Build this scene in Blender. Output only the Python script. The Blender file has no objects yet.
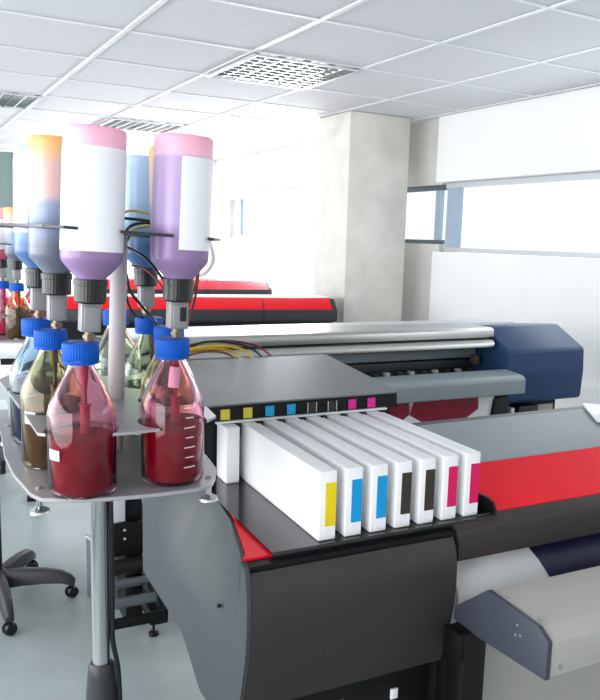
import bpy, bmesh, math, random
from mathutils import Vector, Matrix
random.seed(7)
S = bpy.context.scene
COL = S.collection
PI = math.pi
V = Vector

# ------------------------------------------------------------------ materials
MATS = {}
def pm(name, col, rough=.5, metal=0., trans=0., ior=1.45, coat=0., var=0., scale=6., bump=0., bscale=200., emit=None, estr=0., spec=None, stretch=None):
    m = bpy.data.materials.new(name); m.use_nodes = True
    nt = m.node_tree; b = nt.nodes['Principled BSDF']
    b.inputs['Base Color'].default_value = (*col, 1)
    b.inputs['Roughness'].default_value = rough
    b.inputs['Metallic'].default_value = metal
    b.inputs['Transmission Weight'].default_value = trans
    b.inputs['IOR'].default_value = ior
    b.inputs['Coat Weight'].default_value = coat
    if spec is not None: b.inputs['Specular IOR Level'].default_value = spec
    if emit:
        b.inputs['Emission Color'].default_value = (*emit, 1); b.inputs['Emission Strength'].default_value = estr
    tc = nt.nodes.new('ShaderNodeTexCoord'); mp = nt.nodes.new('ShaderNodeMapping')
    nt.links.new(tc.outputs['Object'], mp.inputs[0])
    if stretch: mp.inputs['Scale'].default_value = stretch
    if var:
        n = nt.nodes.new('ShaderNodeTexNoise'); n.inputs['Scale'].default_value = scale; n.inputs['Detail'].default_value = 6
        nt.links.new(mp.outputs[0], n.inputs['Vector'])
        r = nt.nodes.new('ShaderNodeValToRGB')
        r.color_ramp.elements[0].position = .3; r.color_ramp.elements[1].position = .7
        r.color_ramp.elements[0].color = (*[c * (1 - var) for c in col], 1)
        r.color_ramp.elements[1].color = (*[min(1, c * (1 + var)) for c in col], 1)
        nt.links.new(n.outputs['Fac'], r.inputs[0]); nt.links.new(r.outputs[0], b.inputs['Base Color'])
    if bump:
        n2 = nt.nodes.new('ShaderNodeTexNoise'); n2.inputs['Scale'].default_value = bscale
        nt.links.new(mp.outputs[0], n2.inputs['Vector'])
        bp = nt.nodes.new('ShaderNodeBump'); bp.inputs['Strength'].default_value = bump; bp.inputs['Distance'].default_value = .001
        nt.links.new(n2.outputs['Fac'], bp.inputs['Height']); nt.links.new(bp.outputs[0], b.inputs['Normal'])
    MATS[name] = m
    return m
def zramp(name, stops, rough=.35, trans=.0, sss=.0):
    """a translucent plastic whose contents change colour with height (object z)"""
    m = bpy.data.materials.new(name); m.use_nodes = True
    nt = m.node_tree; b = nt.nodes['Principled BSDF']
    tc = nt.nodes.new('ShaderNodeTexCoord'); sp = nt.nodes.new('ShaderNodeSeparateXYZ')
    nt.links.new(tc.outputs['Object'], sp.inputs[0])
    mr = nt.nodes.new('ShaderNodeMapRange'); mr.inputs['From Min'].default_value = 0; mr.inputs['From Max'].default_value = .3
    nt.links.new(sp.outputs['Z'], mr.inputs[0])
    r = nt.nodes.new('ShaderNodeValToRGB')
    el = r.color_ramp.elements
    while len(el) < len(stops): el.new(.5)
    for e, (z, c) in zip(el, stops): e.position = z / .3; e.color = (*c, 1)
    nt.links.new(mr.outputs[0], r.inputs[0]); nt.links.new(r.outputs[0], b.inputs['Base Color'])
    b.inputs['Roughness'].default_value = rough
    b.inputs['Subsurface Weight'].default_value = sss
    b.inputs['Subsurface Radius'].default_value = (.02, .02, .02)
    MATS[name] = m
    return m
def rgb(r, g, b):
    f = lambda c: ((c / 255 + .055) / 1.055) ** 2.4 if c > 10 else c / 255 / 12.92
    return (f(r), f(g), f(b))

wall_m = pm('white_paint', (.92, .92, .92), .7, var=.015, scale=3, bump=.05)
wallb_m = pm('warm_plaster', (.66, .65, .62), .8, var=.06, scale=4, bump=.1)
ceil_m = pm('ceiling_tile', (.68, .69, .71), .9, var=.02, scale=60, bump=.25, bscale=350)
grid_m = pm('ceiling_bar', (.80, .81, .83), .5)
conc_m = pm('concrete', (.74, .715, .655), .85, var=.10, scale=5, bump=.3, bscale=60)
floor_m = pm('floor_resin', (.27, .31, .31), .3, var=.14, scale=2.2, spec=.3)
frame_m = pm('window_metal', rgb(170, 186, 205), .4, .3)
dframe_m = pm('window_dark_metal', rgb(95, 105, 110), .4, .3)
silver = pm('brushed_silver', (.50, .50, .485), .36, 1., bump=.04, bscale=90, stretch=(.05, 1, 1))
lsilver = pm('light_grey_metal', rgb(205, 208, 212), .4, .2)
greytop = pm('grey_paint', rgb(136, 147, 152), .5, .0, spec=.35, var=.02)
darkpanel = pm('dark_brown_grey', rgb(52, 46, 46), .42, .0, bump=.25, bscale=900, var=.03)
slate = pm('slate_paint', rgb(57, 63, 66), .5, bump=.05)
hood = pm('hood_grey', rgb(118, 121, 123), .38, .25, bump=.05)
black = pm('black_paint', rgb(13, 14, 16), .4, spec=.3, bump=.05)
blackg = pm('black_gloss', rgb(24, 25, 28), .16, .2, coat=.3)
blackp = pm('black_plastic', rgb(22, 22, 24), .35)
charcoal = pm('charcoal_plastic', rgb(48, 48, 50), .45, bump=.1)
red = pm('red_paint', rgb(240, 20, 38), .42, spec=.2)
redf = pm('red_corner_paint', rgb(235, 12, 40), .4)
navy = pm('navy_plastic', rgb(38, 64, 102), .45, spec=.3, bump=.05)
paper = pm('white_media', (.84, .84, .85), .5)
navyink = pm('navy_print', rgb(30, 30, 66), .45)
redink = pm('crimson_print', rgb(135, 22, 48), .45)
beige = pm('beige_metal', rgb(172, 170, 164), .4, .15, bump=.04)
bluegrey = pm('blue_grey_plate', rgb(62, 66, 77), .45)
white = pm('white_plastic', (.88, .88, .89), .35)
whitel = pm('white_label', (.86, .86, .9), .45)
capblue = pm('blue_cap', rgb(0, 80, 176), .5, spec=.2)
yel = pm('yellow_label', rgb(235, 205, 10), .4)
cya = pm('cyan_label', rgb(0, 150, 212), .4)
blk = pm('black_label', rgb(52, 46, 40), .4)
mag = pm('magenta_label', rgb(216, 0, 92), .4)
yel2 = pm('yellow_sticker', rgb(225, 210, 70), .4)
cya2 = pm('cyan_sticker', rgb(20, 165, 220), .4)
mag2 = pm('pink_sticker', rgb(230, 30, 160), .4)
steel = pm('sheet_steel', rgb(168, 166, 170), .35, .45, bump=.03)
darksteel = pm('dark_sheet', rgb(62, 62, 66), .3, .6)
chrome = pm('chrome', (.62, .62, .63), .1, 1.)
postm = pm('grey_post_paint', rgb(188, 182, 186), .45)
brass = pm('brass_fitting', rgb(118, 104, 84), .35, .6)
adapt = pm('grey_adaptor', rgb(138, 138, 140), .4)
redw = pm('dark_red_cable', rgb(110, 20, 30), .4)
yelw = pm('yellow_cable', rgb(200, 165, 40), .4)
browninkcable = pm('brown_cable', rgb(120, 70, 20), .4)
hosem = pm('pale_grey_hose', rgb(205, 212, 214), .5)
partition_m = pm('green_grey_glass', rgb(110, 126, 124), .25)
lampm = pm('lamp_tube', (.9, .9, .9), .4, emit=(1, 1, 1), estr=.05)
louvre = pm('louvre_metal', (.42, .44, .43), .22, 1.); reflector_m = pm('lamp_reflector', (.85, .86, .86), .3, .6)
tubered = pm('ink_stained_tube', rgb(140, 10, 40), .3)
rollerm = pm('roller_grey', rgb(108, 116, 122), .3, .6)
brownt = pm('dark_brown_tube', rgb(60, 45, 40), .4)
boxgrey = pm('box_grey', rgb(92, 98, 102), .5)

def glassm(name, col):
    return pm(name, col, .03, 0, 1., 1.36)
g_pink = glassm('pink_tinted_glass', rgb(255, 206, 224))
g_amber = glassm('amber_tinted_glass', rgb(252, 238, 196))
g_blue = glassm('blue_tinted_glass', rgb(208, 228, 240))
g_green = glassm('green_tinted_glass', rgb(240, 249, 230))
def inkm(name, col): return pm(name, col, .6, 0, spec=.05)
i_mag = inkm('crimson_ink', rgb(124, 0, 30))
i_brown = inkm('brown_ink', rgb(70, 46, 30))
i_blue = inkm('navy_ink', rgb(20, 24, 60))
i_green = inkm('green_ink', rgb(60, 90, 80))
i_pink = inkm('rose_ink', rgb(190, 60, 95))

PURP = [(0, rgb(150, 130, 168)), (.10, rgb(140, 114, 156)), (.15, rgb(144, 114, 162)), (.17, rgb(182, 158, 202)), (.262, rgb(192, 168, 208)), (.268, rgb(250, 190, 212)), (.3, rgb(255, 172, 198))]
p_purple = zramp('violet_bottle_plastic', PURP)
p_orange = zramp('orange_bottle_plastic', [(0, rgb(95, 102, 116)), (.13, rgb(104, 110, 126)), (.155, rgb(140, 154, 182)), (.195, rgb(146, 160, 188)), (.205, rgb(215, 182, 176)), (.25, rgb(216, 182, 172)), (.28, rgb(232, 180, 118)), (.3, rgb(238, 176, 90))])
p_blue = zramp('blue_bottle_plastic', [(0, rgb(70, 100, 140)), (.13, rgb(72, 108, 158)), (.16, rgb(130, 178, 222)), (.22, rgb(176, 208, 240)), (.3, rgb(176, 205, 235))])
p_rose = zramp('rose_bottle_plastic', [(0, rgb(150, 50, 80)), (.15, rgb(190, 100, 120)), (.3, rgb(250, 200, 200))])

# ------------------------------------------------------------------ mesh helpers
def nb(): return bmesh.new()
def box(bm, x0, x1, y0, y1, z0, z1, bev=0., seg=2, M=None):
    r = bmesh.ops.create_cube(bm, size=1)
    vs = r['verts']
    bmesh.ops.scale(bm, verts=vs, vec=(x1 - x0, y1 - y0, z1 - z0))
    bmesh.ops.translate(bm, verts=vs, vec=((x0 + x1) / 2, (y0 + y1) / 2, (z0 + z1) / 2))
    if bev:
        es = {e for v in vs for e in v.link_edges}
        r2 = bmesh.ops.bevel(bm, geom=list(es), offset=bev, segments=seg, affect='EDGES', profile=.5)
        vs = list({v for f in r2['faces'] for v in f.verts} | {v for v in vs if v.is_valid})
    if M is not None: bmesh.ops.transform(bm, matrix=M, verts=vs)
    return vs
def prism(bm, prof, a, b, axis='x', bev=0., seg=2):
    """2-D outline extruded along an axis: axis x -> (y,z), y -> (x,z), z -> (x,y)"""
    def P(p, t):
        return {'x': (t, p[0], p[1]), 'y': (p[0], t, p[1]), 'z': (p[0], p[1], t)}[axis]
    A = [bm.verts.new(P(p, a)) for p in prof]; B = [bm.verts.new(P(p, b)) for p in prof]
    n = len(prof); fs = [bm.faces.new(A), bm.faces.new(list(reversed(B)))]
    for i in range(n): fs.append(bm.faces.new((A[(i + 1) % n], A[i], B[i], B[(i + 1) % n])))
    bmesh.ops.recalc_face_normals(bm, faces=fs)
    if bev:
        es = {e for f in fs for e in f.edges}
        bmesh.ops.bevel(bm, geom=list(es), offset=bev, segments=seg, affect='EDGES', profile=.5)
def lathe(bm, prof, seg=40, c=(0, 0, 0), fn=None):
    """prof: list of (r, z); fn(theta) multiplies the radius"""
    rings = []
    for r, z in prof:
        if r < 1e-6: rings.append([bm.verts.new((c[0], c[1], c[2] + z))])
        else:
            rings.append([bm.verts.new((c[0] + r * (fn(t) if fn else 1) * math.cos(t), c[1] + r * (fn(t) if fn else 1) * math.sin(t), c[2] + z)) for t in (2 * PI * k / seg for k in range(seg))])
    fs = []
    for A, B in zip(rings, rings[1:]):
        if len(A) == 1 and len(B) == 1: continue
        for k in range(seg):
            l = (k + 1) % seg
            if len(A) == 1: fs.append(bm.faces.new((A[0], B[l], B[k])))
            elif len(B) == 1: fs.append(bm.faces.new((A[k], A[l], B[0])))
            else: fs.append(bm.faces.new((A[k], A[l], B[l], B[k])))
    bmesh.ops.recalc_face_normals(bm, faces=fs)
def cyl(bm, p, q, r, r2=None, seg=20, cap=True):
    p, q = V(p), V(q); d = q - p
    M = Matrix.Translation((p + q) / 2) @ d.to_track_quat('Z', 'Y').to_matrix().to_4x4()
    bmesh.ops.create_cone(bm, cap_ends=cap, segments=seg, radius1=r, radius2=r if r2 is None else r2, depth=d.length, matrix=M)
def smoothpath(pts, n=8):
    pts = [V(p) for p in pts]; P = [2 * pts[0] - pts[1]] + pts + [2 * pts[-1] - pts[-2]]; out = []
    for i in range(1, len(P) - 2):
        a, b, c, d = P[i - 1:i + 3]
        for k in range(n):
            t = k / n
            out.append(.5 * ((2 * b) + (c - a) * t + (2 * a - 5 * b + 4 * c - d) * t * t + (3 * b - a - 3 * c + d) * t ** 3))
    return out + [pts[-1]]
def tube(bm, pts, r, n=8, seg=10):
    path = smoothpath(pts, n); rings = []
    up = V((.13, .27, .95)).normalized()
    for i, p in enumerate(path):
        t = (path[min(i + 1, len(path) - 1)] - path[max(i - 1, 0)]).normalized()
        x = t.cross(up)
        if x.length < 1e-3: x = t.cross(V((1, 0, 0)))
        x.normalize(); y = t.cross(x)
        rings.append([bm.verts.new(p + r * (math.cos(a) * x + math.sin(a) * y)) for a in (2 * PI * k / seg for k in range(seg))])
    fs = []
    for A, B in zip(rings, rings[1:]):
        for k in range(seg): fs.append(bm.faces.new((A[k], A[(k + 1) % seg], B[(k + 1) % seg], B[k])))
    fs += [bm.faces.new(list(reversed(rings[0]))), bm.faces.new(rings[-1])]
    bmesh.ops.recalc_face_normals(bm, faces=fs)
def strip(bm, prof, x0, x1, th):
    """a bent sheet of thickness th following a (y,z) path, from x0 to x1"""
    pts = [V((0, *p)) for p in prof]; out = []
    for i, p in enumerate(pts):
        t = (pts[min(i + 1, len(pts) - 1)] - pts[max(i - 1, 0)]).normalized()
        out.append(p + V((0, -t.z, t.y)) * (-th))
    prism(bm, [(p.y, p.z) for p in pts] + [(p.y, p.z) for p in reversed(out)], x0, x1)
def obj(name, bm, mat, parent=None, smooth=35, loc=None):
    me = bpy.data.meshes.new(name); bm.normal_update(); bm.to_mesh(me); bm.free()
    if mat: me.materials.append(mat)
    if smooth:
        for p in me.polygons: p.use_smooth = True
        me.set_sharp_from_angle(angle=math.radians(smooth))
    o = bpy.data.objects.new(name, me); COL.objects.link(o)
    if parent: o.parent = parent
    if loc: o.location = loc
    return o
def tag(o, label, cat, group=None, kind=None):
    o['label'] = label; o['category'] = cat
    if group: o['group'] = group
    if kind: o['kind'] = kind
    return o
def thing(name, label, cat, loc=(0, 0, 0), yaw=0, group=None):
    o = bpy.data.objects.new(name, None); COL.objects.link(o); o.empty_display_size = .05
    o.location = loc; o.rotation_euler = (0, 0, math.radians(yaw))
    return tag(o, label, cat, group)
def struct(name, bm, mat, smooth=35):
    o = obj(name, bm, mat, None, smooth); o['kind'] = 'structure'; return o
def bx(name, mat, parent, *a, bev=0., seg=2):
    bm = nb(); box(bm, *a, bev=bev, seg=seg); return obj(name, bm, mat, parent)
def pr(name, mat, parent, prof, a, b, axis='x', bev=0., seg=2, smooth=35):
    bm = nb(); prism(bm, prof, a, b, axis, bev, seg); return obj(name, bm, mat, parent, smooth)
def cy(name, mat, parent, p, q, r, r2=None, seg=20):
    bm = nb(); cyl(bm, p, q, r, r2, seg); return obj(name, bm, mat, parent)

# ------------------------------------------------------------------ the room
H = 2.43
GX0, GY0 = 2.15, 2.66
bm = nb(); box(bm, -2.7, 3.6, -2.2, 8.4, -.05, 0); struct('floor', bm, floor_m)
bm = nb(); box(bm, -2.7, 3.6, -2.2, 8.4, H + .0125, H + .05); struct('ceiling', bm, ceil_m)
bm = nb()
for k in range(-7, 3):
    x = GX0 + .6 * k
    if x < 3.39: box(bm, x - .011, x + .011, -2.2, 8.2, H + .006, H + .011)
for k in range(-8, 10):
    y = GY0 + .6 * k
    box(bm, -2.55, 3.39, y - .008, y + .008, H + .0065, H + .0115)
struct('trim_1', bm, grid_m, 0)
# back wall with a dark glazed partition
bm = nb(); box(bm, -2.7, 3.6, 8.2, 8.4, 0, H + .012); struct('wall_back', bm, wall_m)
bm = nb(); box(bm, -2.2, 1.235, 8.17, 8.199, .9, 2.365); struct('window_3', bm, partition_m)
bm = nb(); box(bm, 1.236, 1.275, 8.15, 8.199, .9, 2.40); box(bm, -2.2, 1.235, 8.15, 8.199, 2.366, 2.40); struct('trim_3', bm, lsilver)
# right wall: masonry with a strip window, white lining boards in front of it on the near half
WX = 3.46
bm = nb()
box(bm, WX, 3.6, -2.2, 4.19, 0, 1.52); box(bm, WX, 3.6, -2.2, 4.19, 2.0, H + .012)
box(bm, WX, 3.6, 4.19, 8.2, 0, 1.575); box(bm, WX, 3.6, 4.19, 8.2, 1.99, H + .012)
box(bm, WX, 3.6, 7.86, 8.2, 1.575, 1.99); box(bm, WX, 3.6, 5.0, 5.25, 1.575, 1.99)
struct('wall_right', bm, wallb_m)
bm = nb()
box(bm, 3.40, WX - .001, -2.2, 4.19, 0, 1.525, .004); box(bm, 3.40, WX - .001, -2.2, 4.19, 2.0, H + .012, .004)
box(bm, 3.43, WX - .001, 5.25, 8.199, 0, 1.575, .004); box(bm, 3.43, WX - .001, 5.25, 8.199, 2.06, H + .012, .004)
struct('trim_2', bm, wall_m)
bm = nb(); box(bm, 3.375, 3.399, -2.2, 4.10, .735, .83, .004); struct('trim_4', bm, wall_m)     # cable trunking
bm = nb(); box(bm, 3.385, 3.399, -2.2, 4.10, 0, .09, .003); struct('baseboard_right', bm, wall_m)
# frosted window panes
def pane_mat():
    m = bpy.data.materials.new('frosted_pane'); m.use_nodes = True
    b = m.node_tree.nodes['Principled BSDF']
    b.inputs['Base Color'].default_value = (.1, .11, .12, 1); b.inputs['Roughness'].default_value = .3
    b.inputs['Emission Color'].default_value = (.86, .95, 1, 1); b.inputs['Emission Strength'].default_value = .70
    return m
pane_m = pane_mat()
for i, (y0, y1, z0, z1, mull) in enumerate([(-2.2, 4.18, 1.526, 1.999, [4.03, 2.3, .6]), (4.2, 4.995, 1.576, 1.989, [4.23]), (5.255, 7.855, 1.576, 2.055, [7.62])]):
    bm = nb(); box(bm, 3.52, 3.53, y0, y1, z0, z1); w = struct('window_%d' % (1 if i == 0 else 2 if i == 1 else 4), bm, pane_m)
    bm = nb()
    box(bm, 3.49, 3.519, y0, y1, z1 - .035, z1); box(bm, 3.49, 3.519, y0, y1, z0, z0 + .03)
    obj('window_rail', bm, dframe_m if i == 1 else lsilver, w)
    for y in mull:
        bm = nb(); box(bm, 3.47 if i == 0 else 3.49, 3.519, y, y + (.11 if i == 0 else .06), z0 + .031, z1 - .036); obj('window_post', bm, frame_m, w)
# unseen side: low sill wall and posts, added open for more daylight
bm = nb(); box(bm, -2.7, -2.56, -2.2, 8.199, 0, .7); box(bm, -2.7, -2.56, -2.2, 8.199, 2.3, H + .012)
for y in (-2.2, .9, 4.0, 7.1): box(bm, -2.7, -2.56, y, y + .12, .7, 2.3)
struct('wall_left_unseen', bm, wall_m)
bm = nb(); box(bm, -2.7, 3.6, -2.4, -2.205, 0, H + .012); struct('wall_front_unseen', bm, wall_m)  # unseen wall, added for contrast in the chrome and the daylight
# concrete column
bm = nb(); box(bm, 2.78, 3.28, 4.345, 4.765, 0, H + .011, .008); struct('column', bm, conc_m)
# white cabinet by the wall, far end
cab = thing('wall_cabinet', 'tall white cabinet against the far wall, under the strip window', 'cabinet', (3.29, 5.52, 0))
bx('carcass', wall_m, cab, -.13, .13, -.2, .2, 0, 1.64, bev=.006)
bx('door', white, cab, -.147, -.131, -.195, -.003, .06, 1.62, bev=.004)
bx('door', white, cab, -.147, -.131, .003, .195, .06, 1.62, bev=.004)

# ceiling lamps (louvred troffers that fill one tile each)
def troffer(cx, cyy, label):
    t = thing('ceiling_light', label, 'ceiling light', (cx, cyy, H), 0, 'louvred ceiling lights')
    bm = nb(); a = .288
    for s in (-1, 1):
        box(bm, s * a - .012, s * a + .012, -.3, .3, -.006, .0, .001); box(bm, -.276, .276, s * a - .012, s * a + .012, -.006, .0, .001)
    obj('frame', bm, lsilver, t)
    bm = nb(); box(bm, -.275, .275, -.275, .275, .0097, .012); obj('reflector', bm, reflector_m, t)
    bm = nb()
    for k in range(-1, 2):
        for w in (-.07, 0.07): pass
    for k in range(5):
        x = -.275 + .55 * k / 4
        prism(bm, [(x - .020, .0095), (x + .020, .0095), (x + .003, -.005), (x - .003, -.005)], -.274, .274, 'y')
    for k in range(1, 9):
        y = -.275 + .55 * k / 9
        prism(bm, [(y - .014, .0093), (y + .014, .0093), (y + .002, -.004), (y - .002, -.004)], -.273, .273, 'x')
    obj('louvre', bm, louvre, t)
    for k in range(4):
        x = -.206 + .1375 * k
        cy('lamp_tube', lampm, t, (x, -.27, .003), (x, .27, .003), .006, seg=12)
troffer(1.85, 3.56, 'square louvred ceiling light nearest the concrete column')
troffer(1.85, 5.96, 'thin louvred ceiling light above the upturned violet bottles')
troffer(.65, 5.36, 'louvred ceiling light cut by the picture edge, above the far partition')

# ------------------------------------------------------------------ ink stands and bottles
def superel(n):
    return lambda t: (abs(math.cos(t)) ** n + abs(math.sin(t)) ** n) ** (-1 / n)
SE = superel(2.5)
def glass_bottle(x, y, z, label, glass, ink, level, float_=False, patch=None, ticks=None, full=True):
    t = thing('glass_bottle', label, 'bottle', (x, y, z), 0, 'glass ink bottles on the stands'); t.scale = (1, 1, .977)
    R = .0485
    out = [(0, .0005), (R - .006, 0), (R - .001, .004), (R, .010), (R, .118), (R - .003, .132), (R - .012, .152), (R - .022, .172), (.0190, .188), (.0175, .194), (.0175, .206)]
    inn = [(.0150, .206), (.0150, .194), (.0165, .187), (R - .0245, .171), (R - .0145, .151), (R - .0055, .131), (R - .0025, .117), (R - .0025, .012), (R - .006, .0055), (0, .0045)]
    bm = nb(); lathe(bm, out + inn, 48); obj('body', bm, glass, t, 60)
    r = R - .0032
    bm = nb(); lathe(bm, [(0, .0052), (r - .004, .0056), (r, .0125), (r, level - .001), (r - .001, level), (0, level)], 48); obj('ink', bm, ink, t, 40)
    fn = lambda a: 1 + .012 * math.cos(40 * a)
    bm = nb(); lathe(bm, [(.012, .1935), (.0185, .1935), (.0252, .1935), (.0256, .1955), (.0256, .199)], 80)
    lathe(bm, [(.0252, .1992), (.0255, .2), (.0255, .221), (.0243, .224), (0, .2245)], 160, fn=fn); obj('cap', bm, capblue, t, 30)
    bm = nb(); lathe(bm, [(0, level + .0005), (.0072, level + .0005), (.0072, .128), (.0088, .1285), (.0088, .1315), (.003, .132), (.003, .15), (.0055, .175), (.0055, .20), (0, .2)], 20, (.006, .004, 0)); obj('dip_tube', bm, tubered if ink in (i_mag, i_pink) else brownt, t, 40)
    if float_: cy('float_sleeve', whitel, t, (.002, .002, .146), (.006, .003, .178), .0085, seg=20)
    if patch:
        a0, a1, z0, z1 = patch
        bm = nb(); n = 10; pts = []
        for k in range(n + 1):
            a = math.radians(a0 + (a1 - a0) * k / n); pts.append((math.cos(a), math.sin(a)))
        rr0, rr1 = R + .0004, R + .0009
        prism(bm, [(p[0] * rr1, p[1] * rr1) for p in pts] + [(p[0] * rr0, p[1] * rr0) for p in reversed(pts)], z0, z1, 'z')
        obj('marking_patch', bm, whitel, t)
    if ticks is not None:
        bm = nb(); rr0, rr1 = R + .0003, R + .0008
        for k in range(7):
            z = .03 + .0155 * k; w = 11 if k % 2 == 0 else 8
            pts = [(math.cos(math.radians(ticks + w * (j / 4 * 2 - 1))), math.sin(math.radians(ticks + w * (j / 4 * 2 - 1)))) for j in range(5)]
            prism(bm, [(p[0] * rr1, p[1] * rr1) for p in pts] + [(p[0] * rr0, p[1] * rr0) for p in reversed(pts)], z, z + .0012, 'z')
        obj('graduation', bm, whitel, t)
    return t
def refill_bottle(x, y, z, label, plastic, lab=None, lean=3., leany=0., h=.295, mark=False):
    t = thing('refill_bottle', label, 'bottle', (x, y, z), 0, 'upturned refill bottles')
    t.rotation_euler = (math.radians(leany), math.radians(lean), 0)
    bm = nb()
    lathe(bm, [(.0, .080), (.019, .080), (.0205, .090), (.030, .1005), (.0385, .1105), (.0408, .1145), (.042, .120), (.042, h - .007), (.0412, h - .002), (.0385, h), (0, h + .0005)], 64, fn=lambda a: 1 + (SE(a) - 1) * .8)
    obj('body', bm, plastic, t, 50)
    fn = lambda a: 1 + .01 * math.cos(28 * a)
    bm = nb(); lathe(bm, [(0, .055), (.0205, .055), (.0222, .057), (.0222, .079), (.0235, .0795), (.0235, .088), (.021, .089)], 112, fn=fn); obj('neck_cap', bm, blackp, t, 30)
    bm = nb(); box(bm, -.014, .014, -.012, .012, .014, .0545, .002); box(bm, -.011, .011, -.0145, -.012, .017, .050, .001); a = obj('filler_adaptor', bm, adapt, t)
    if mark: 
        bm = nb(); box(bm, -.001, .009, -.0165, -.0146, .026, .047, .001); obj('chip_cover', bm, blackp, a)
    bm = nb(); cyl(bm, (0, 0, .0), (0, 0, .0139), .0065, seg=12); lathe(bm, [(.0, .004), (.009, .004), (.009, .009), (0, .009)], 6); obj('fitting', bm, brass, t)
    if lab:
        a0, a1, z0, z1 = lab
        n = 30; pts = []
        for k in range(n + 1):
            a = math.radians(a0 + (a1 - a0) * k / n); s = 1 + (SE(a) - 1) * .8; pts.append((s * math.cos(a), s * math.sin(a)))
        bm = nb()
        prism(bm, [(p[0] * .0426, p[1] * .0426) for p in pts] + [(p[0] * .0421, p[1] * .0421) for p in reversed(pts)], z0, z1, 'z')
        obj('label', bm, whitel, t, 50)
    return t
def boolean_plate(name, outline, z0, z1, holes, r, mat, parent):
    """sheet with round cut-outs; holes that cross the rim become open notches"""
    bm = nb(); prism(bm, outline, z0, z1, 'z'); a = obj('tmp', bm, mat, None, 0)
    bm = nb()
    for (x, y) in holes: cyl(bm, (x, y, z0 - .05), (x, y, z1 + .05), r, seg=56)
    b = obj('tmpcut', bm, None, None, 0)
    md = a.modifiers.new('cut', 'BOOLEAN'); md.object = b; md.operation = 'DIFFERENCE'; md.solver = 'EXACT'
    dg = bpy.context.evaluated_depsgraph_get(); dg.update()
    me = bpy.data.meshes.new_from_object(a.evaluated_get(dg))
    bpy.data.objects.remove(a); bpy.data.objects.remove(b)
    o = bpy.data.objects.new(name, me); me.name = name; COL.objects.link(o); o.parent = parent
    for p in me.polygons: p.use_smooth = True
    me.set_sharp_from_angle(angle=math.radians(30))
    return o
BASE = [(.172, 1.088), (.182, 1.062), (.205, 1.048), (.235, 1.034), (.27, 1.024), (.31, 1.016), (.35, 1.011), (.39, 1.009), (.410, 1.010), (.426, 1.02), (.442, 1.046), (.462, 1.09), (.474, 1.16), (.482, 1.28), (.48, 1.45), (.468, 1.56), (.44, 1.59), (.23, 1.59), (.188, 1.56), (.180, 1.45), (.166, 1.30), (.164, 1.19)]
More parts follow.
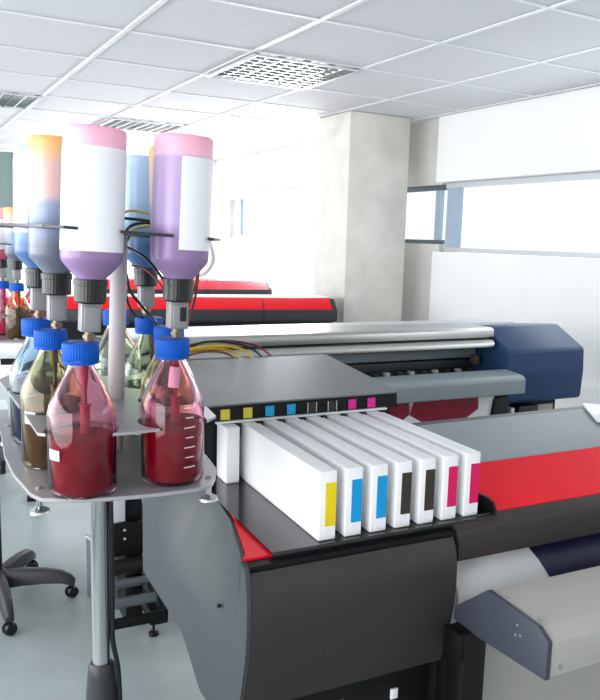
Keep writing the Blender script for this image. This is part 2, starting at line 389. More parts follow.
def stand(label, dx, dy, dz, leg, bottles, uppers, holes_r=.0525, tilt=3.):
    t = thing('bottle_stand', label, 'stand', (dx, dy, 0), 0, 'ink bottle stands')
    zb = 1.219 + dz
    bm = nb(); prism(bm, BASE, zb, zb + .006, 'z', .001, 1); obj('base_shelf', bm, steel, t, 30)
    boolean_plate('guard_shelf', [(.182, 1.075), (.215, 1.036), (.30, 1.028), (.41, 1.032), (.452, 1.07), (.462, 1.13), (.47, 1.5), (.44, 1.56), (.22, 1.56), (.186, 1.5), (.186, 1.22)], zb + .094, zb + .098, bottles, holes_r, steel, t)
    boolean_plate('bottle_rack_shelf', [(.192, 1.06), (.215, 1.033), (.43, 1.030), (.448, 1.05), (.468, 1.2), (.47, 1.5), (.44, 1.55), (.2, 1.55), (.165, 1.5), (.165, 1.22)], 1.597 + dz, 1.601 + dz, uppers, .0475, darksteel, t).data.transform(Matrix.Translation((.33, 1.3, 1.599 + dz)) @ Matrix.Rotation(math.radians(tilt), 4, 'Y') @ Matrix.Translation((-.33, -1.3, -1.599 - dz)))
    px, py = .3425, 1.262
    cy('post', postm, t, (px, py, zb + .0065), (px + .012, py, 1.5935 + dz), .0142, seg=28)
    lx, ly = leg
    cy('leg', chrome, t, (lx, ly, .86), (lx, ly, zb - .0005), .0146, seg=32)
    bm = nb(); lathe(bm, [(0, .893), (.0175, .893), (.021, .888), (.0225, .875), (.0255, .84), (.0265, .79), (.0255, .66), (.022, .60), (0, .60)], 32, (lx, ly, 0)); obj('leg_sleeve', bm, charcoal, t, 40)
    cy('lower_column', blackp, t, (lx, ly, .10), (lx, ly, .599), .018, seg=24)
    bm = nb(); lathe(bm, [(0, .075), (.045, .075), (.05, .085), (.05, .115), (.04, .135), (.022, .15), (0, .15)], 32, (lx, ly, 0)); hb = obj('base_hub', bm, charcoal, t, 40)
    for k in range(5):
        a = math.radians(-18 + 72 * k); Mx = Matrix.Translation((lx, ly, 0)) @ Matrix.Rotation(a, 4, 'Z')
        bm = nb(); prev = None; rings = []
        for (r, zc, w, hh) in ((.03, .108, .032, .036), (.10, .114, .031, .033), (.19, .112, .028, .029), (.26, .103, .024, .025), (.298, .086, .020, .021), (.316, .072, .016, .013)):
            rings.append([bm.verts.new(Mx @ V((r + (0 if s2 < 0 else .004), s1 * w * (.8 if s2 > 0 else 1), zc + s2 * hh))) for s1, s2 in ((-1, -1), (1, -1), (1, .6), (.55, 1), (-.55, 1), (-1, .6))])
        for A, B in zip(rings, rings[1:]):
            for q in range(6): bm.faces.new((A[q], A[(q + 1) % 6], B[(q + 1) % 6], B[q]))
        bm.faces.new(rings[0]); bm.faces.new(rings[-1]); bmesh.ops.recalc_face_normals(bm, faces=bm.faces[:])
        arm = obj('base_arm', bm, charcoal, t, 50)
        bm = nb(); c = V((.303, 0, .028)); sw = Matrix.Rotation(.7 + k * 1.1, 4, 'Z')
        for s in (-1, 1):
            off = sw @ V((0, s * .013, 0)); of2 = sw @ V((0, s * .009, 0)); ax = sw @ V((0, s * .0085, 0))
            cyl(bm, Mx @ (c + of2 - ax * .4), Mx @ (c + of2 + ax * 1.2), .028, .023, seg=24)
        cyl(bm, Mx @ V((.303, 0, .045)), Mx @ V((.303, 0, .068)), .008, seg=12)
        obj('caster', bm, blackp, arm, 40)
    for (fx, fy) in ((.187, 1.105), (.432, 1.05), (.462, 1.5), (.2, 1.5)):
        bm = nb(); z1 = zb - .0005
        lathe(bm, [(0, z1), (.0065, z1), (.0065, z1 - .006), (.0045, z1 - .006), (.0045, z1 - .020), (.006, z1 - .021), (.015, z1 - .026), (.0155, z1 - .0295), (0, z1 - .0295)], 24, (fx, fy, 0)); f = obj('levelling_foot', bm, chrome, t, 40)
        bm = nb(); lathe(bm, [(.0045, zb + .0062), (.0045, zb + .0085), (0, zb + .0095)], 12, (fx, fy, 0)); obj('screw_head', bm, steel, f)
    return t
ZB = 1.2253
lower = [(.243, 1.070), (.380, 1.070), (.232, 1.226), (.238, 1.385), (.424, 1.212), (.436, 1.358), (.414, 1.505)]
upper = [(.255, 1.070), (.386, 1.070), (.2415, 1.224), (.243, 1.385), (.438, 1.206), (.444, 1.400)]
stand('chrome-legged steel stand carrying the crimson ink bottles and upturned violet bottles', 0, 0, 0, (.2885, 1.160), [(x, y) for x, y in lower], [(x + .008, y) for x, y in upper])
glass_bottle(*lower[0], ZB, 'pink glass bottle of crimson ink with a small white marking patch, at the shelf corner', g_pink, i_mag, .086, patch=(-166, -142, .058, .073))
glass_bottle(*lower[1], ZB, 'pink glass bottle of crimson ink showing white graduation lines, beside the cartridge hood', g_pink, i_mag, .088, float_=True, ticks=-78)
glass_bottle(*lower[2], ZB, 'amber-tinted glass bottle of brown ink behind the front crimson bottle', g_amber, i_brown, .108, patch=(-158, -132, .076, .096))
glass_bottle(*lower[3], ZB, 'bluish glass bottle of dark navy ink, peeking out behind the brown ink bottle', g_blue, i_blue, .11)
glass_bottle(*lower[4], ZB, 'amber glass bottle mostly hidden behind the graduated crimson bottle', g_amber, i_brown, .075)
glass_bottle(*lower[5], ZB, 'pale green glass bottle seen right of the grey post', g_green, i_green, .08)
glass_bottle(*lower[6], ZB, 'yellow-green glass bottle half hidden behind the grey stand post', g_green, i_green, .05)
ZU = 1.4452
refill_bottle(*upper[0], ZU, 'upturned violet bottle with wide white label all across, on the front shelf corner', p_purple, (-200, 40, .128, .268), 2.6)
refill_bottle(*upper[1], ZU, 'upturned violet bottle with bare lavender strip beside its white label, above the graduated bottle', p_purple, (-112, 30, .132, .264), 2.2, mark=True)
refill_bottle(*upper[2], ZU, 'upturned bottle with orange top and grey-blue lower half', p_orange, None, 1.0)
refill_bottle(*upper[3], ZU, 'upturned blue-topped bottle with white label, slim beside the orange-topped bottle', p_blue, (-230, 40, .15, .275), 1.5)
refill_bottle(*upper[4], ZU, 'upturned bottle with orange top, only a sliver showing beside the lavender strip', p_orange, None, -1.0)
refill_bottle(*upper[5], ZU, 'upturned pale blue bottle without label between the two violet bottles', p_blue, None, 0.)

# a second stand of the same kind farther back, cut by the picture edge
DZ = -.055; OX, OY = .09, 2.07
low2 = [(.380, 1.070), (.345, 1.212), (.462, 1.19)]
stand('steel bottle stand far back, with the five-armed black caster base on the floor', OX, OY, DZ, (.2885, 1.21), low2, [(x + .008, y) for x, y in low2])
for (x, y), lb, gl, ik, lv in zip(low2, ('far glass bottle of brown ink on the distant stand', 'far pink bottle touching the picture edge on the distant stand', 'far pale rose glass bottle tucked behind the distant brown ink bottle'), (g_amber, g_pink, g_pink), (i_brown, i_pink, i_pink), (.12, .10, .13)):
    glass_bottle(OX + x, OY + y, ZB + DZ, lb, gl, ik, lv)
refill_bottle(OX + low2[0][0], OY + low2[0][1], ZU + DZ, 'far upturned bottle above the distant brown ink bottle', p_orange, None, 0)
refill_bottle(OX + low2[1][0], OY + low2[1][1], ZU + DZ, 'far upturned rose bottle with white label at the picture edge', p_rose, (-190, 60, .13, .25), 0)
refill_bottle(OX + low2[2][0], OY + low2[2][1], ZU + DZ, 'far upturned bottle above the distant rose bottle, hidden behind the blue-topped one', p_rose, None, 0)

# cables and ink lines around the first stand
def cable(label, mat, pts, r=.0022, cat='cable', name='cable'):
    bm = nb(); tube(bm, pts, r, 8, 10); return tag(obj(name, bm, mat), label, cat, 'cables and ink lines')
cable('yellow cable arching highest across the gap between the violet bottles', yelw, [(.368, 1.30, 1.585), (.372, 1.318, 1.625), (.386, 1.326, 1.637), (.402, 1.318, 1.638), (.432, 1.305, 1.632)], .0022)
cable('upper black cable across the gap between the violet bottles', blackp, [(.366, 1.29, 1.60), (.372, 1.306, 1.622), (.39, 1.312, 1.624), (.41, 1.30, 1.622), (.432, 1.295, 1.618)], .0026)
cable('second black cable, sagging just above the rack shelf', blackp, [(.366, 1.28, 1.585), (.378, 1.30, 1.604), (.392, 1.305, 1.614), (.412, 1.295, 1.618), (.434, 1.29, 1.615)], .0026)
cable('lower yellow cable resting just above the rack shelf', yelw, [(.372, 1.275, 1.585), (.383, 1.286, 1.603), (.40, 1.29, 1.610), (.415, 1.283, 1.613), (.436, 1.28, 1.612)], .0022)
cable('black ink line slanting down to the black neck cap of the graduated bottle', blackp, [(.362, 1.24, 1.575), (.376, 1.20, 1.562), (.390, 1.165, 1.537), (.400, 1.135, 1.507), (.400, 1.105, 1.485)], .0024)
cable('thin dark red ink line beside the slanting black line', redw, [(.372, 1.25, 1.545), (.384, 1.21, 1.540), (.396, 1.165, 1.515), (.403, 1.125, 1.475)], .0018)
cable('black ink line dropping from the post to the amber bottle cap', blackp, [(.366, 1.262, 1.53), (.374, 1.266, 1.50), (.393, 1.268, 1.476), (.412, 1.262, 1.452), (.424, 1.235, 1.425)], .0026)
cable('short black ink line dropping to the pale green bottle cap', blackp, [(.364, 1.275, 1.535), (.372, 1.29, 1.50), (.385, 1.31, 1.47), (.405, 1.335, 1.45), (.422, 1.35, 1.446)], .0022)
cable('orange cable running down beside the black neck cap of the graduated bottle', browninkcable, [(.442, 1.13, 1.56), (.436, 1.115, 1.53), (.424, 1.108, 1.50), (.414, 1.11, 1.47)], .002)
cable('dark red cable running down beside the orange cable', redw, [(.447, 1.135, 1.558), (.441, 1.122, 1.53), (.431, 1.115, 1.49), (.421, 1.118, 1.455)], .002)
cable('black cable running down beside the dark red cable', blackp, [(.437, 1.14, 1.555), (.431, 1.122, 1.525), (.419, 1.118, 1.49), (.409, 1.12, 1.45)], .002)

cable('black cable close against the chrome leg, its upper run standing for a dark reflection', blackp, [(.3045, 1.1512, 1.213), (.3052, 1.1507, 1.10), (.3052, 1.1507, .98), (.3056, 1.1506, .93), (.3135, 1.146, .87), (.3150, 1.145, .75), (.313, 1.146, .5), (.34, 1.13, .2), (.40, 1.08, .006)], .0042)  # drawn tight to the leg as its dark chrome reflection; cable lower down

# ------------------------------------------------------------------ front printer
FY = -3.5
fo = V((.466, .984, 0)); fM = Matrix.Rotation(math.radians(FY), 4, 'Z')
def fw(x, y, z): return fo + fM @ V((x, y, z))
P = thing('wide_format_printer', 'red and dark grey wide printer in front, with the tray of white cartridges', 'printer', fo, FY, 'wide-format printers')
LEN = 1.85
fc = [(.0, 1.0922), (-.009, 1.055), (-.012, 1.02), (-.011, .98), (-.006, .94), (.004, .90), (.02, .838), (.035, .80), (.10, .70)]
bc = [(.02, .838), (.035, .80), (.10, .775), (.185, .760), (.33, .820), (.645, .812)]
tc_ = [(-1, 0), (.012, 0), (.05, .0125), (.2, .0505), (.3, .0625), (.40, .055), (.52, .0), (2, .0)]
def lerp(t, v):
    for (a, b), (c, d) in zip(t, t[1:]):
        if min(a, c) <= v <= max(a, c): return b + (d - b) * (v - a) / (c - a)
    return t[-1][1]
fcz = [(z, y) for y, z in fc]
bm = nb(); go = []; gi = []
for i in range(33):
    u = i / 32; yb = .02 + .625 * u; zb_ = lerp(bc, yb); ro = []; ri = []
    for j in range(15):
        v = j / 14; z = zb_ + (1.0922 - zb_) * v
        y = lerp(fcz, z) * (1 - u) + .645 * u
        q = min(1, max(0, (z - .90) / .1922)); x = lerp(tc_, y) * q * q * (3 - 2 * q)
        ro.append(bm.verts.new((x, y, z))); ri.append(bm.verts.new((x + .0075, y, z - (.0004 if j == 14 else 0))))
    go.append(ro); gi.append(ri)
for i in range(32):
    for j in range(14):
        bm.faces.new((go[i][j], go[i][j + 1], go[i + 1][j + 1], go[i + 1][j])); bm.faces.new((gi[i][j], gi[i + 1][j], gi[i + 1][j + 1], gi[i][j + 1]))
for i in range(32):
    for j in (0, 14): bm.faces.new((go[i][j], go[i + 1][j], gi[i + 1][j], gi[i][j]))
for j in range(14):
    for i in (0, 32): bm.faces.new((go[i][j], go[i][j + 1], gi[i][j + 1], gi[i][j]))
bmesh.ops.recalc_face_normals(bm, faces=bm.faces[:])
obj('side_panel', bm, slate, P, 40)
for y, z in ((.10, .90), (.13, .97), (.40, .86)):
    cy('panel_screw', blackp, P, (.0 if z < .95 else .002, y, z), (.008, y, z), .0035, seg=10)
pr('red_corner', redf, P, [(.008, .030), (.068, .030), (.068, .302), (.0708, .302), (.058, .20), (.021, .05)], 1.086, 1.0955, 'z')
prof = [(.03, 1.084), (.004, 1.082), (-.005, 1.065), (-.0105, 1.04), (-.012, 1.02), (-.0115, .985), (-.008, .95), (-.002, .92), (.008, .88), (.02, .838), (.045, .838), (.045, 1.084)]
pr('front_panel', darkpanel, P, prof, .0082, .398, smooth=50)
bx('gap_filler', blackp, P, .3983, .4083, .012, .045, .87, 1.088)
bx('panel_top_shade', black, P, .0085, .397, .006, .029, 1.0845, 1.0915)  # black strip standing for the shade along the panel's top
bm = nb()
box(bm, .076, .395, .05, .60, .80, 1.083); box(bm, .0125, .076, .05, .60, .80, .93); box(bm, .395, LEN, .17, .60, .84, 1.095); box(bm, .54, LEN, .03, .48, 1.07, 1.099)
obj('chassis', bm, black, P)
pr('fascia', darkpanel, P, [(.032, 1.1035), (.0, 1.092), (-.001, 1.088), (0, 1.036), (.004, 1.033), (.06, 1.033), (.06, 1.068), (.032, 1.068)], .4085, LEN, bev=.0015)
pr('red_top_panel', red, P, [(.0325, 1.1045), (.165, 1.151), (.165, 1.101), (.0325, 1.1)], .512, LEN)
pr('top_cover', greytop, P, [(.166, 1.1515), (.172, 1.1525), (.46, 1.1525), (.475, 1.149), (.48, 1.10), (.166, 1.101)], .512, LEN)
bx('rear_cover', charcoal, P, .54, LEN, .481, .60, 1.096, 1.12)
# cartridge tray
tr = bx('cartridge_tray', blackg, P, .056, .5, .024, .429, 1.0985, 1.1005)
bx('front_lip', blackg, tr, .056, .502, .0185, .0238, 1.0905, 1.1025, bev=.001)
bm = nb(); prism(bm, [(.019, 1.0955), (.42, 1.0955), (.42, 1.128), (.04, 1.128), (.028, 1.124), (.02, 1.112)], .5005, .506, 'x'); obj('side_flange', bm, black, tr)
# cartridge housing
hs = pr('cartridge_housing', black, P, [(.402, 1.2545), (.400, 1.222), (.415, 1.220), (.43, 1.218), (.43, 1.0965), (.76, 1.0965), (.76, 1.2835)], .058, .528)
pr('hood', hood, hs, [(.397, 1.2585), (.397, 1.2550), (.402, 1.2548), (.765, 1.284), (.765, 1.288)], .055, .531)
bx('edge_strip', white, hs, .090, .497, .392, .3998, 1.2195, 1.2235)
SX = [.1105 + .0497 * k for k in range(8)]
for k, m in enumerate((yel2, yel2, cya2, cya2, blk, blk, mag2, mag2)):
    bm = nb(); x = SX[k] + .001; prism(bm, [(.3995, 1.226), (.3985, 1.226), (.3993, 1.2475), (.4003, 1.2475)], x - .010, x + .010, 'x')
    st = obj('colour_sticker', bm, m, hs); st['label'] = ('yellow', 'yellow', 'cyan', 'cyan', 'black', 'black', 'pink', 'pink')[k] + ' colour sticker'
    if m is blk:
        for s in (-1, 1):
            bm = nb(); prism(bm, [(.3992, 1.226), (.3980, 1.226), (.3988, 1.2475), (.4000, 1.2475)], x + s * .0105 - .0006, x + s * .0105 + .0006, 'x'); obj('sticker_border', bm, white, hs)
for k in range(8):
    bx('slot_guide', blackp, hs, SX[k] + .0222, SX[k] + .0305, .385, .4295, 1.195, 1.2195, bev=.001)
# platen under the fascia
pr('platen', lsilver, P, [(.16, 1.03), (.06, 1.010), (.035, .985), (.022, .955), (.02, .88), (.05, .86), (.16, .86)], .404, LEN, smooth=50)
bm = nb(); box(bm, .08, .395, .05, .35, .66, .7995); obj('lower_beam', bm, black, P)
bx('white_bracket', white, P, .195, .212, .045, .0495, .765, .79, bev=.001)
bx('white_bracket', white, P, .31, .325, .045, .0495, .765, .785, bev=.001)
for x0 in (.22, 1.55):
    bx('stand_leg', black, P, x0, x0 + .09, .30, .46, .035, .7545 if x0 < .3 else .8395, bev=.004)
    bx('stand_foot', black, P, x0 - .01, x0 + .10, .12, .70, .0, .035, bev=.006)
bx('frame_post', black, P, .335, .395, .07, .30, .036, .6595, bev=.004)
bx('frame_post', black, P, .396, .44, .03, .14, .036, .859, bev=.004)
bx('frame_foot', black, P, .33, .445, .0, .32, 0, .0355, bev=.004)

# cartridges
specs = [(yel, 'white ink cartridge with yellow front label, nearest the bottle stand'),
         (cya, 'white ink cartridge with cyan label, next to the yellow one'),
         (cya, 'white ink cartridge with cyan label, next to a black-labelled one'),
         (blk, 'white ink cartridge with black label, next to a cyan one'),
         (blk, 'white ink cartridge with black label, next to a magenta one'),
         (mag, 'white ink cartridge with magenta label, next to a black one'),
         (mag, 'white ink cartridge with magenta label, at the tray end by the red printer top')]
def cartridge(k, mat, label):
    t = thing('ink_cartridge', label, 'ink cartridge', fw(SX[k], .035, 1.1009), FY, 'white ink cartridges in the tray')
    bm = nb(); box(bm, -.0162, .0162, 0, .335, 0, .1195, .0022, 3); obj('body', bm, white, t, 40)
    bm = nb(); box(bm, -.0157, .0157, .3355, .385, .0005, .117, .002, 2); obj('rear_section', bm, white, t, 40)
    bm = nb(); box(bm, -.0050, .0148, -.0006, .0002, .0245, .0995); obj('colour_label', bm, mat, t)
    bm = nb(); box(bm, -.0050, .0148, -.0006, .0002, .006, .0240); obj('blank_label', bm, whitel, t)
for k, (m, l) in enumerate(specs): cartridge(k + 1, m, l)
t = thing('ink_cartridge', 'short white blank cartridge pushed in beside the yellow-labelled one', 'ink cartridge', fw(SX[0] + .006, .365, 1.1009), FY, 'white ink cartridges in the tray')
bm = nb(); box(bm, -.0145, .0145, 0, .058, 0, .1165, .002, 3); obj('body', bm, white, t, 40)
bm = nb(); box(bm, -.0125, .0125, -.001, .001, .003, .1135, .0008); obj('front_face', bm, white, t, 40)

# dryer bar in front of the printer
D = thing('media_dryer', 'beige metal dryer bar with blue-grey end plate, in front of the red printer', 'dryer', fo, FY)
dp = [(-.005, .952), (-.088, 1.021), (-.207, 1.016), (-.230, 1.001), (-.230, .943), (-.07, .931), (-.005, .933)]
sh = pr('shell', beige, D, dp, .412, LEN - .1, bev=.0015)
ep = pr('end_plate', bluegrey, D, [(y * 1.005, z + (.002 if z > .95 else -.002)) for y, z in dp], .402, .4115, bev=.0012)
for y, z in ((-.115, 1.0205), (-.19, 1.0175)):
    bm = nb(); lathe(bm, [(.0042, z), (.0042, z + .0015), (.002, z + .0028), (0, z + .003)], 14, (.424, y, 0)); obj('screw', bm, steel, sh)
bm = nb(); cyl(bm, (.43, -.2322, .957), (.43, -.229, .957), .004, seg=14); obj('screw', bm, steel, sh)
for y, z in ((-.165, .999), (-.173, .985), (-.162, .981)):
    bm = nb(); cyl(bm, (.4008, y, z), (.403, y, z), .0022, seg=10); obj('screw', bm, steel, ep)
for x0 in (.384, 1.45):
    bx('support_leg', black, D, x0, x0 + .050, -.060, -.016, .03, .9305, bev=.003)
    bx('foot', black, D, x0 - .005, x0 + .057, -.2, .02 - .005, 0, .0295, bev=.005)
bx('bracket', black, D, .372, .3835, -.06, -.016, .88, .932, bev=.002)
bm = nb()
prism(bm, [(.012, .866), (.006, .866), (-.004, .30), (.002, .30)], .446, LEN - .12, 'x'); obj('catch_panel', bm, beige, D, 0)
# media sheet over the platen
med = [(.155, 1.0315), (.105, 1.0215), (.060, 1.0125), (.034, .9865), (.0208, .957), (.018, .92), (.0165, .875)]
bm = nb(); strip(bm, med, .43, LEN - .12, .0006)
ms = tag(obj('media_sheet', bm, paper, None, 50), 'white media sheet with navy print, hanging over the platen behind the dryer bar', 'print media')
ms.location = fo; ms.rotation_euler = (0, 0, math.radians(FY))
bm = nb()
mp = [(y - .0010, z + .0009) for y, z in med]
mp = mp[:6]; xs = [.600, .606, .618, .632, .648, .665]
A = []; B = []
for (y, z), x in zip(mp, xs):
    A.append(bm.verts.new((x, y, z))); B.append(bm.verts.new((LEN - .15, y, z)))
for i in range(len(A) - 1): bm.faces.new((A[i], A[i + 1], B[i + 1], B[i]))
pa = obj('printed_area', bm, navyink, ms, 50); pa['label'] = 'navy printed area with rounded corner'

# loops of cable behind the cartridge hood
Y0 = .80
for lab_, m, pts, r in (
    ('yellow cable looping over the back of the cartridge hood, the outer one', yelw, [(.08, .7645, 1.25), (.146, Y0, 1.303), (.20, Y0, 1.316), (.262, Y0, 1.315), (.315, Y0, 1.298), (.34, .7645, 1.26)], .0034),
    ('yellow cable looping behind the cartridge hood, the inner one', yelw, [(.09, .7645, 1.25), (.15, Y0 + .01, 1.298), (.20, Y0 + .01, 1.309), (.25, Y0 + .01, 1.307), (.29, Y0 + .01, 1.292), (.31, .7645, 1.26)], .0034),
    ('black cable making the tallest loop behind the cartridge hood', blackp, [(.07, .7645, 1.25), (.135, Y0 + .02, 1.302), (.20, Y0 + .02, 1.324), (.27, Y0 + .02, 1.322), (.34, Y0 + .02, 1.302), (.37, .7645, 1.26)], .003),
    ('dark red cable, the farthest loop behind the cartridge hood', redw, [(.10, .7645, 1.25), (.18, Y0 + .03, 1.314), (.25, Y0 + .03, 1.325), (.32, Y0 + .03, 1.318), (.375, Y0 + .03, 1.298), (.40, .7645, 1.26)], .003),
    ('brown cable, the lowest loop behind the cartridge hood', browninkcable, [(.115, .7645, 1.25), (.14, Y0 - .01, 1.290), (.19, Y0 - .01, 1.304), (.235, Y0 - .01, 1.303), (.27, Y0 - .01, 1.29), (.285, .7645, 1.26)], .003)):
    cable(lab_, m, [fw(*p) for p in pts], r)
# sheet of paper on the printer top at the picture edge
bm = nb(); box(bm, -.02, .26, -.12, .09, 0, .006, .002)
tag(obj('paper_stack', bm, white, None, 40, fw(1.165, .405, 1.1565)), 'white edge of a paper pad lying on the grey printer top', 'paper pad').rotation_euler = (0, 0, math.radians(-40))

# ------------------------------------------------------------------ middle printer
MY = -4.6
mo = V((.881, 2.733, 0))
Q = thing('wide_format_printer', 'silver wide printer with dark blue end cover, behind the cartridge printer', 'printer', mo, MY, 'wide-format printers')
mM = Matrix.Rotation(math.radians(MY), 4, 'Z')
def mw(x, y, z): return mo + mM @ V((x, y, z))
XL, XR = -.12, 1.468
pr('top_cover', silver, Q, [(-.198, 1.222), (-.180, 1.230), (.02, 1.229), (.02, 1.19), (-.2, 1.19)], XL, XR, bev=.001)
pr('rear_cover', lsilver, Q, [(.021, 1.229), (.10, 1.222), (.26, 1.213), (.34, 1.16), (.34, .95), (.021, .95)], XL, XR + .30, bev=.002)
bx('cover_seam', black, Q, XL, XR, -.19, .02, 1.183, 1.1895)
pr('front_lip', silver, Q, [(-.20, 1.1825), (-.222, 1.178), (-.232, 1.168), (-.230, 1.152), (-.215, 1.146), (-.18, 1.146), (-.18, 1.1825)], XL, XR - .02, smooth=60)
bm = nb(); box(bm, XL, XR, -.04, .02, .95, 1.1825); box(bm, XL, XR, -.30, -.041, .955, .99); obj('chassis', bm, slate, Q)
bx('carriage_rail', greytop, Q, XL + .01, XR - .005, -.09, -.0405, 1.085, 1.125, bev=.004)
bx('carriage_beam', slate, Q, XL + .01, XR - .005, -.075, -.0405, 1.04, 1.075, bev=.003)
for k in range(11):
    x = .80 + .062 * k
    bx('pinch_roller', lsilver if k % 2 else charcoal, Q, x, x + .022, -.105, -.0755, 1.022, 1.038, bev=.003)
bx('belt_clip', brass, Q, 1.425, 1.452, -.14, -.095, 1.06, 1.10, bev=.004)
pr('front_apron', greytop, Q, [(-.30, 1.066), (-.405, 1.060), (-.426, 1.052), (-.432, 1.042), (-.432, .988), (-.42, .982), (-.30, .99)], XL, 1.458, bev=.002)
pr('platen', lsilver, Q, [(-.30, .99), (-.37, .985), (-.352, .95), (-.335, .86), (-.32, .80), (-.28, .80), (-.28, .954)], XL, 1.36)
capp = [(.20, 1.195), (-.08, 1.226), (-.13, 1.228), (-.296, 1.146), (-.305, 1.134), (-.312, 1.04), (-.305, .925), (-.296, .912), (.10, .90), (.2, .9)]
pr('end_cover', navy, Q, capp, 1.470, 1.895, bev=.006, seg=3, smooth=40)
pr('end_cover', charcoal, Q, [(y, z) for y, z in capp], -.20, XL - .0005, bev=.006, seg=3)
bx('under_box', black, Q, 1.50, 1.80, -.25, .10, .82, .899)
bx('drive_box', blackp, Q, 1.55, 1.66, -.30, -.251, .835, .895, bev=.006)
bx('rating_plate', beige, Q, 1.68, 1.78, -.258, -.2505, .835, .885)
bx('hinge_bracket', lsilver, Q, 1.505, 1.525, -.30, -.251, .83, .89, bev=.003)
bx('leg_panel', black, Q, 1.37, 1.455, -.345, -.20, .04, .954, bev=.004)
bx('leg_panel', black, Q, -.095, -.028, .02, .19, .04, .9, bev=.004)
bx('cross_beam', black, Q, -.02, 1.365, .10, .16, .40, .50, bev=.004)
bm = nb(); box(bm, -.17, -.022, -.012, .0, .355, .49, .003); pl = obj('motor_plate', bm, black, Q)
for z in (.46, .425): 
    bm = nb(); cyl(bm, (-.105, -.0145, z), (-.105, -.011, z), .005, seg=12); obj('screw', bm, lsilver, pl)
bx('sensor_plate', lsilver, Q, -.165, -.10, -.004, .004, .492, .60, bev=.002)
cy('dark_roller', blackp, Q, (-.165, -.02, .315), (-.03, -.02, .315), .032, seg=24)
cy('feed_roller', rollerm, Q, (-.24, -.10, .285), (-.03, -.10, .285), .017, seg=24)
cy('feed_roller', rollerm, Q, (-.24, -.19, .255), (-.005, -.19, .255), .019, seg=24)
bx('roller_arm', black, Q, -.028, .0, -.23, .02, .23, .33, bev=.004)
bx('front_bar', black, Q, -.26, .0, -.215, -.201, .165, .205, bev=.003)
bx('foot_block', black, Q, -.05, .02, -.20, .14, .145, .20, bev=.006)
for x, y in ((-.015, .11), (.008, -.01)):
    bm = nb(); lathe(bm, [(0, .1445), (.006, .1445), (.006, .02), (.014, .018), (.020, .012), (.020, 0), (0, 0)], 20, (x, y, 0)); obj('levelling_foot', bm, blackp, Q, 40)
for y in (-.28, .2):
    bm = nb(); lathe(bm, [(0, .04), (.008, .04), (.008, .02), (.02, .015), (.02, 0), (0, 0)], 20, (1.41, y if y < 0 else -.22, 0)); obj('levelling_foot', bm, blackp, Q, 40)
# printed media on the middle printer
med2 = [(-.371, .9865), (-.3535, .951), (-.3365, .861), (-.322, .80), (-.318, .60), (-.316, .35)]
bm = nb(); strip(bm, med2, 0, 1.345, .0006)
ms2 = tag(obj('media_sheet', bm, paper, None, 50), 'white media with crimson cut-corner prints, under the grey apron of the silver printer', 'print media')
ms2.location = mo; ms2.rotation_euler = (0, 0, math.radians(MY))
def onm(z):
    for (y0, z0), (y1, z1) in zip(med2, med2[1:]):
        if z1 <= z <= z0: return y0 + (y1 - y0) * (z - z0) / (z1 - z0) - .0012
    return med2[-1][0]
for x0 in (.955, .62, .285):
    pts = [(x0 + .005, .974), (x0 + .318, .974), (x0 + .335, .915), (x0 + .283, .878), (x0 + .082, .868), (x0, .912)]
    bm = nb(); bm.faces.new([bm.verts.new((x, onm(z), z)) for x, z in pts]); bmesh.ops.triangulate(bm, faces=bm.faces[:])
    obj('printed_area', bm, redink, ms2, 0)
# grey steel box on the floor near its leg
bm = nb()
Bx = thing('steel_box', 'grey open steel box on the floor by the roller stand', 'box', (.764, 2.992, 0), 9.5)
box(bm, 0, .16, 0, .19, 0, .004)
for a in ((0, .003, 0, .19), (.157, .16, 0, .19), (0, .16, 0, .003), (0, .16, .187, .19)): box(bm, *a, .004, .275)
obj('body', bm, boxgrey, Bx)
bm = nb()
for a in ((-.004, .006, -.004, .194), (.154, .164, -.004, .194), (-.004, .164, -.004, .006), (-.004, .164, .184, .194)): box(bm, *a, .272, .280)
obj('rim', bm, lsilver, Bx)

# ------------------------------------------------------------------ far red printers
def red_printer(label, loc, yaw, L, seam, stripe):
    t = thing('wide_format_printer', label, 'printer', loc, yaw, 'wide-format printers')
    dark = charcoal
    pr('fascia', dark, t, [(0, 1.138), (-.004, 1.13), (-.004, 1.07), (.004, 1.055), (.35, 1.055), (.35, 1.14), (.02, 1.14)], -L, -.0, bev=.003)
    pr('red_top', red, t, [(.001, 1.139), (.08, 1.203), (.10, 1.206), (.10, 1.141), (.001, 1.1385)], -L, -.035)
    pr('corner_cap', dark, t, [(.001, 1.139), (.08, 1.200), (.34, 1.200), (.34, 1.141), (.001, 1.1385)], -.0345, 0, bev=.006)
    pr('rear_cover', wall_m if stripe else red, t, [(.101, 1.206), (.13, 1.212), (.34, 1.205), (.34, 1.141), (.101, 1.141)], -L, -.035)
    pr('panel_seam', black, t, [(-.006, 1.06), (-.006, 1.138), (.079, 1.2055), (.079, 1.195), (.0, 1.13), (.0, 1.06)], -seam - .004, -seam)
    bx('body', black, t, -L + .02, -.02, .02, .33, .80, 1.0545)
    bx('platen', lsilver, t, -L + .02, -.3, -.12, .0195, .86, .95, bev=.006)
    for x in (-L + .2, -.25):
        bx('leg', black, t, x - .03, x + .03, .10, .22, .03, .7995); bx('foot', black, t, x - .035, x + .035, -.15, .45, 0, .0295, bev=.004)
    return t
red_printer('red-topped printer along the window side, its end beside the concrete column', (2.6, 4.14, 0), -15, 2.1, .489, True)
red_printer('smaller-looking red-topped printer farthest back, below the far window', (3.03, 5.93, 0), -8, 1.5, .573, False)
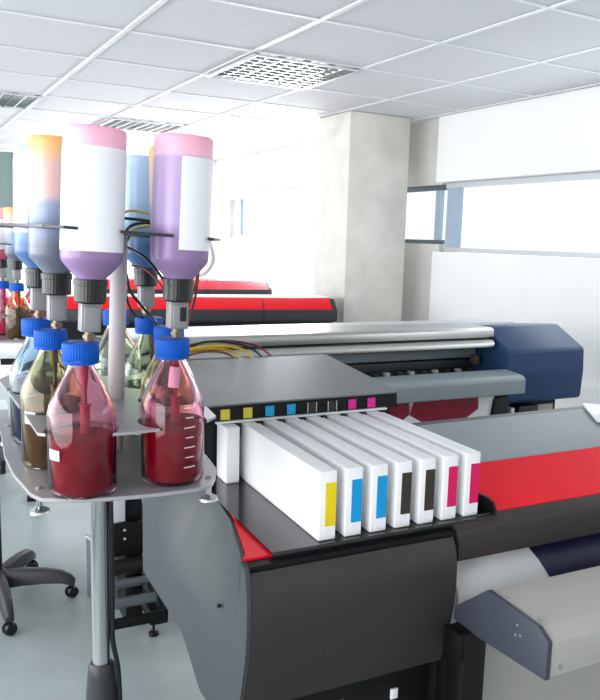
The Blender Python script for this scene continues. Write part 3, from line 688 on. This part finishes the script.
bm = nb(); tube(bm, [(2.31, 6.18, 1.2125), (2.375, 5.90, 1.28), (2.335, 5.62, 1.40), (2.28, 5.52, 1.50), (2.25, 5.5, 1.56), (2.19, 5.5, 1.60), (2.08, 5.52, 1.60), (1.98, 5.65, 1.50), (1.93, 5.95, 1.32), (1.93, 6.235, 1.2155)], .018, 8, 12)
tag(obj('hose', bm, hosem), 'pale grey hose arching up from the farthest red printer', 'hose')
# small grey trolley at the picture edge, far back
T = thing('equipment_trolley', 'small grey trolley on black feet at the picture edge, beyond the far stand', 'trolley', (.55, 5.25, 0), -5)
bx('lower_case', boxgrey, T, -.22, .13, -.15, .15, .09, .22, bev=.01)
bx('upper_case', lsilver, T, -.22, .15, -.15, .15, .28, .44, bev=.01)
bx('spacer', black, T, -.2, .11, -.13, .13, .2205, .2795)
for x in (-.17, .10): 
    for y in (-.12, .12): cy('foot', blackp, T, (x, y, 0), (x, y, .0895), .022, seg=14)

# ------------------------------------------------------------------ camera
R = ((.873389, -.050029, .484447), (-.486324, -.142901, .862014), (.026102, -.988472, -.149138))
cam = bpy.data.cameras.new('camera'); co = bpy.data.objects.new('camera', cam); COL.objects.link(co)
m = Matrix.Identity(4)
for i in range(3):
    m[i][0] = R[i][0]; m[i][1] = -R[i][1]; m[i][2] = -R[i][2]
m[0][3], m[1][3], m[2][3] = 0, 0, 1.6
co.matrix_world = m
cam.sensor_fit = 'HORIZONTAL'; cam.sensor_width = 36; cam.lens = 748 / 600 * 36
cam.clip_start = .02; cam.clip_end = 100
S.camera = co

# ------------------------------------------------------------------ light
w = bpy.data.worlds.new('daylight'); S.world = w; w.use_nodes = True
bg = w.node_tree.nodes['Background']; bg.inputs[0].default_value = (.90, .955, 1.0, 1); bg.inputs[1].default_value = 1.4
def area(name, loc, target, sx, sy, power, col=(1, 1, 1)):
    l = bpy.data.lights.new(name, 'AREA'); l.shape = 'RECTANGLE'; l.size = sx; l.size_y = sy; l.energy = power; l.color = col
    o = bpy.data.objects.new(name, l); COL.objects.link(o); o.location = loc
    o.rotation_euler = (V(target) - V(loc)).to_track_quat('-Z', 'Y').to_euler()
    return o
area('window_daylight', (3.38, 1.4, 1.76), (0, 1.4, 1.5), 4.0, .45, 12, (.92, .97, 1))
area('window_daylight', (3.38, 6.6, 1.78), (0, 6.6, 1.5), 2.4, .42, 90, (.92, .97, 1))
area('side_fill', (-2.5, 2.6, 1.5), (3.4, 3.2, 1.5), 8.0, 1.5, 150, (.97, .985, 1))  # added lamp on the unseen side, brightens the walls and column
S.view_settings.view_transform = 'Standard'; S.view_settings.look = 'None'
S.view_settings.exposure = 0.6; S.view_settings.gamma = 1.0; S.view_settings.use_curve_mapping = False
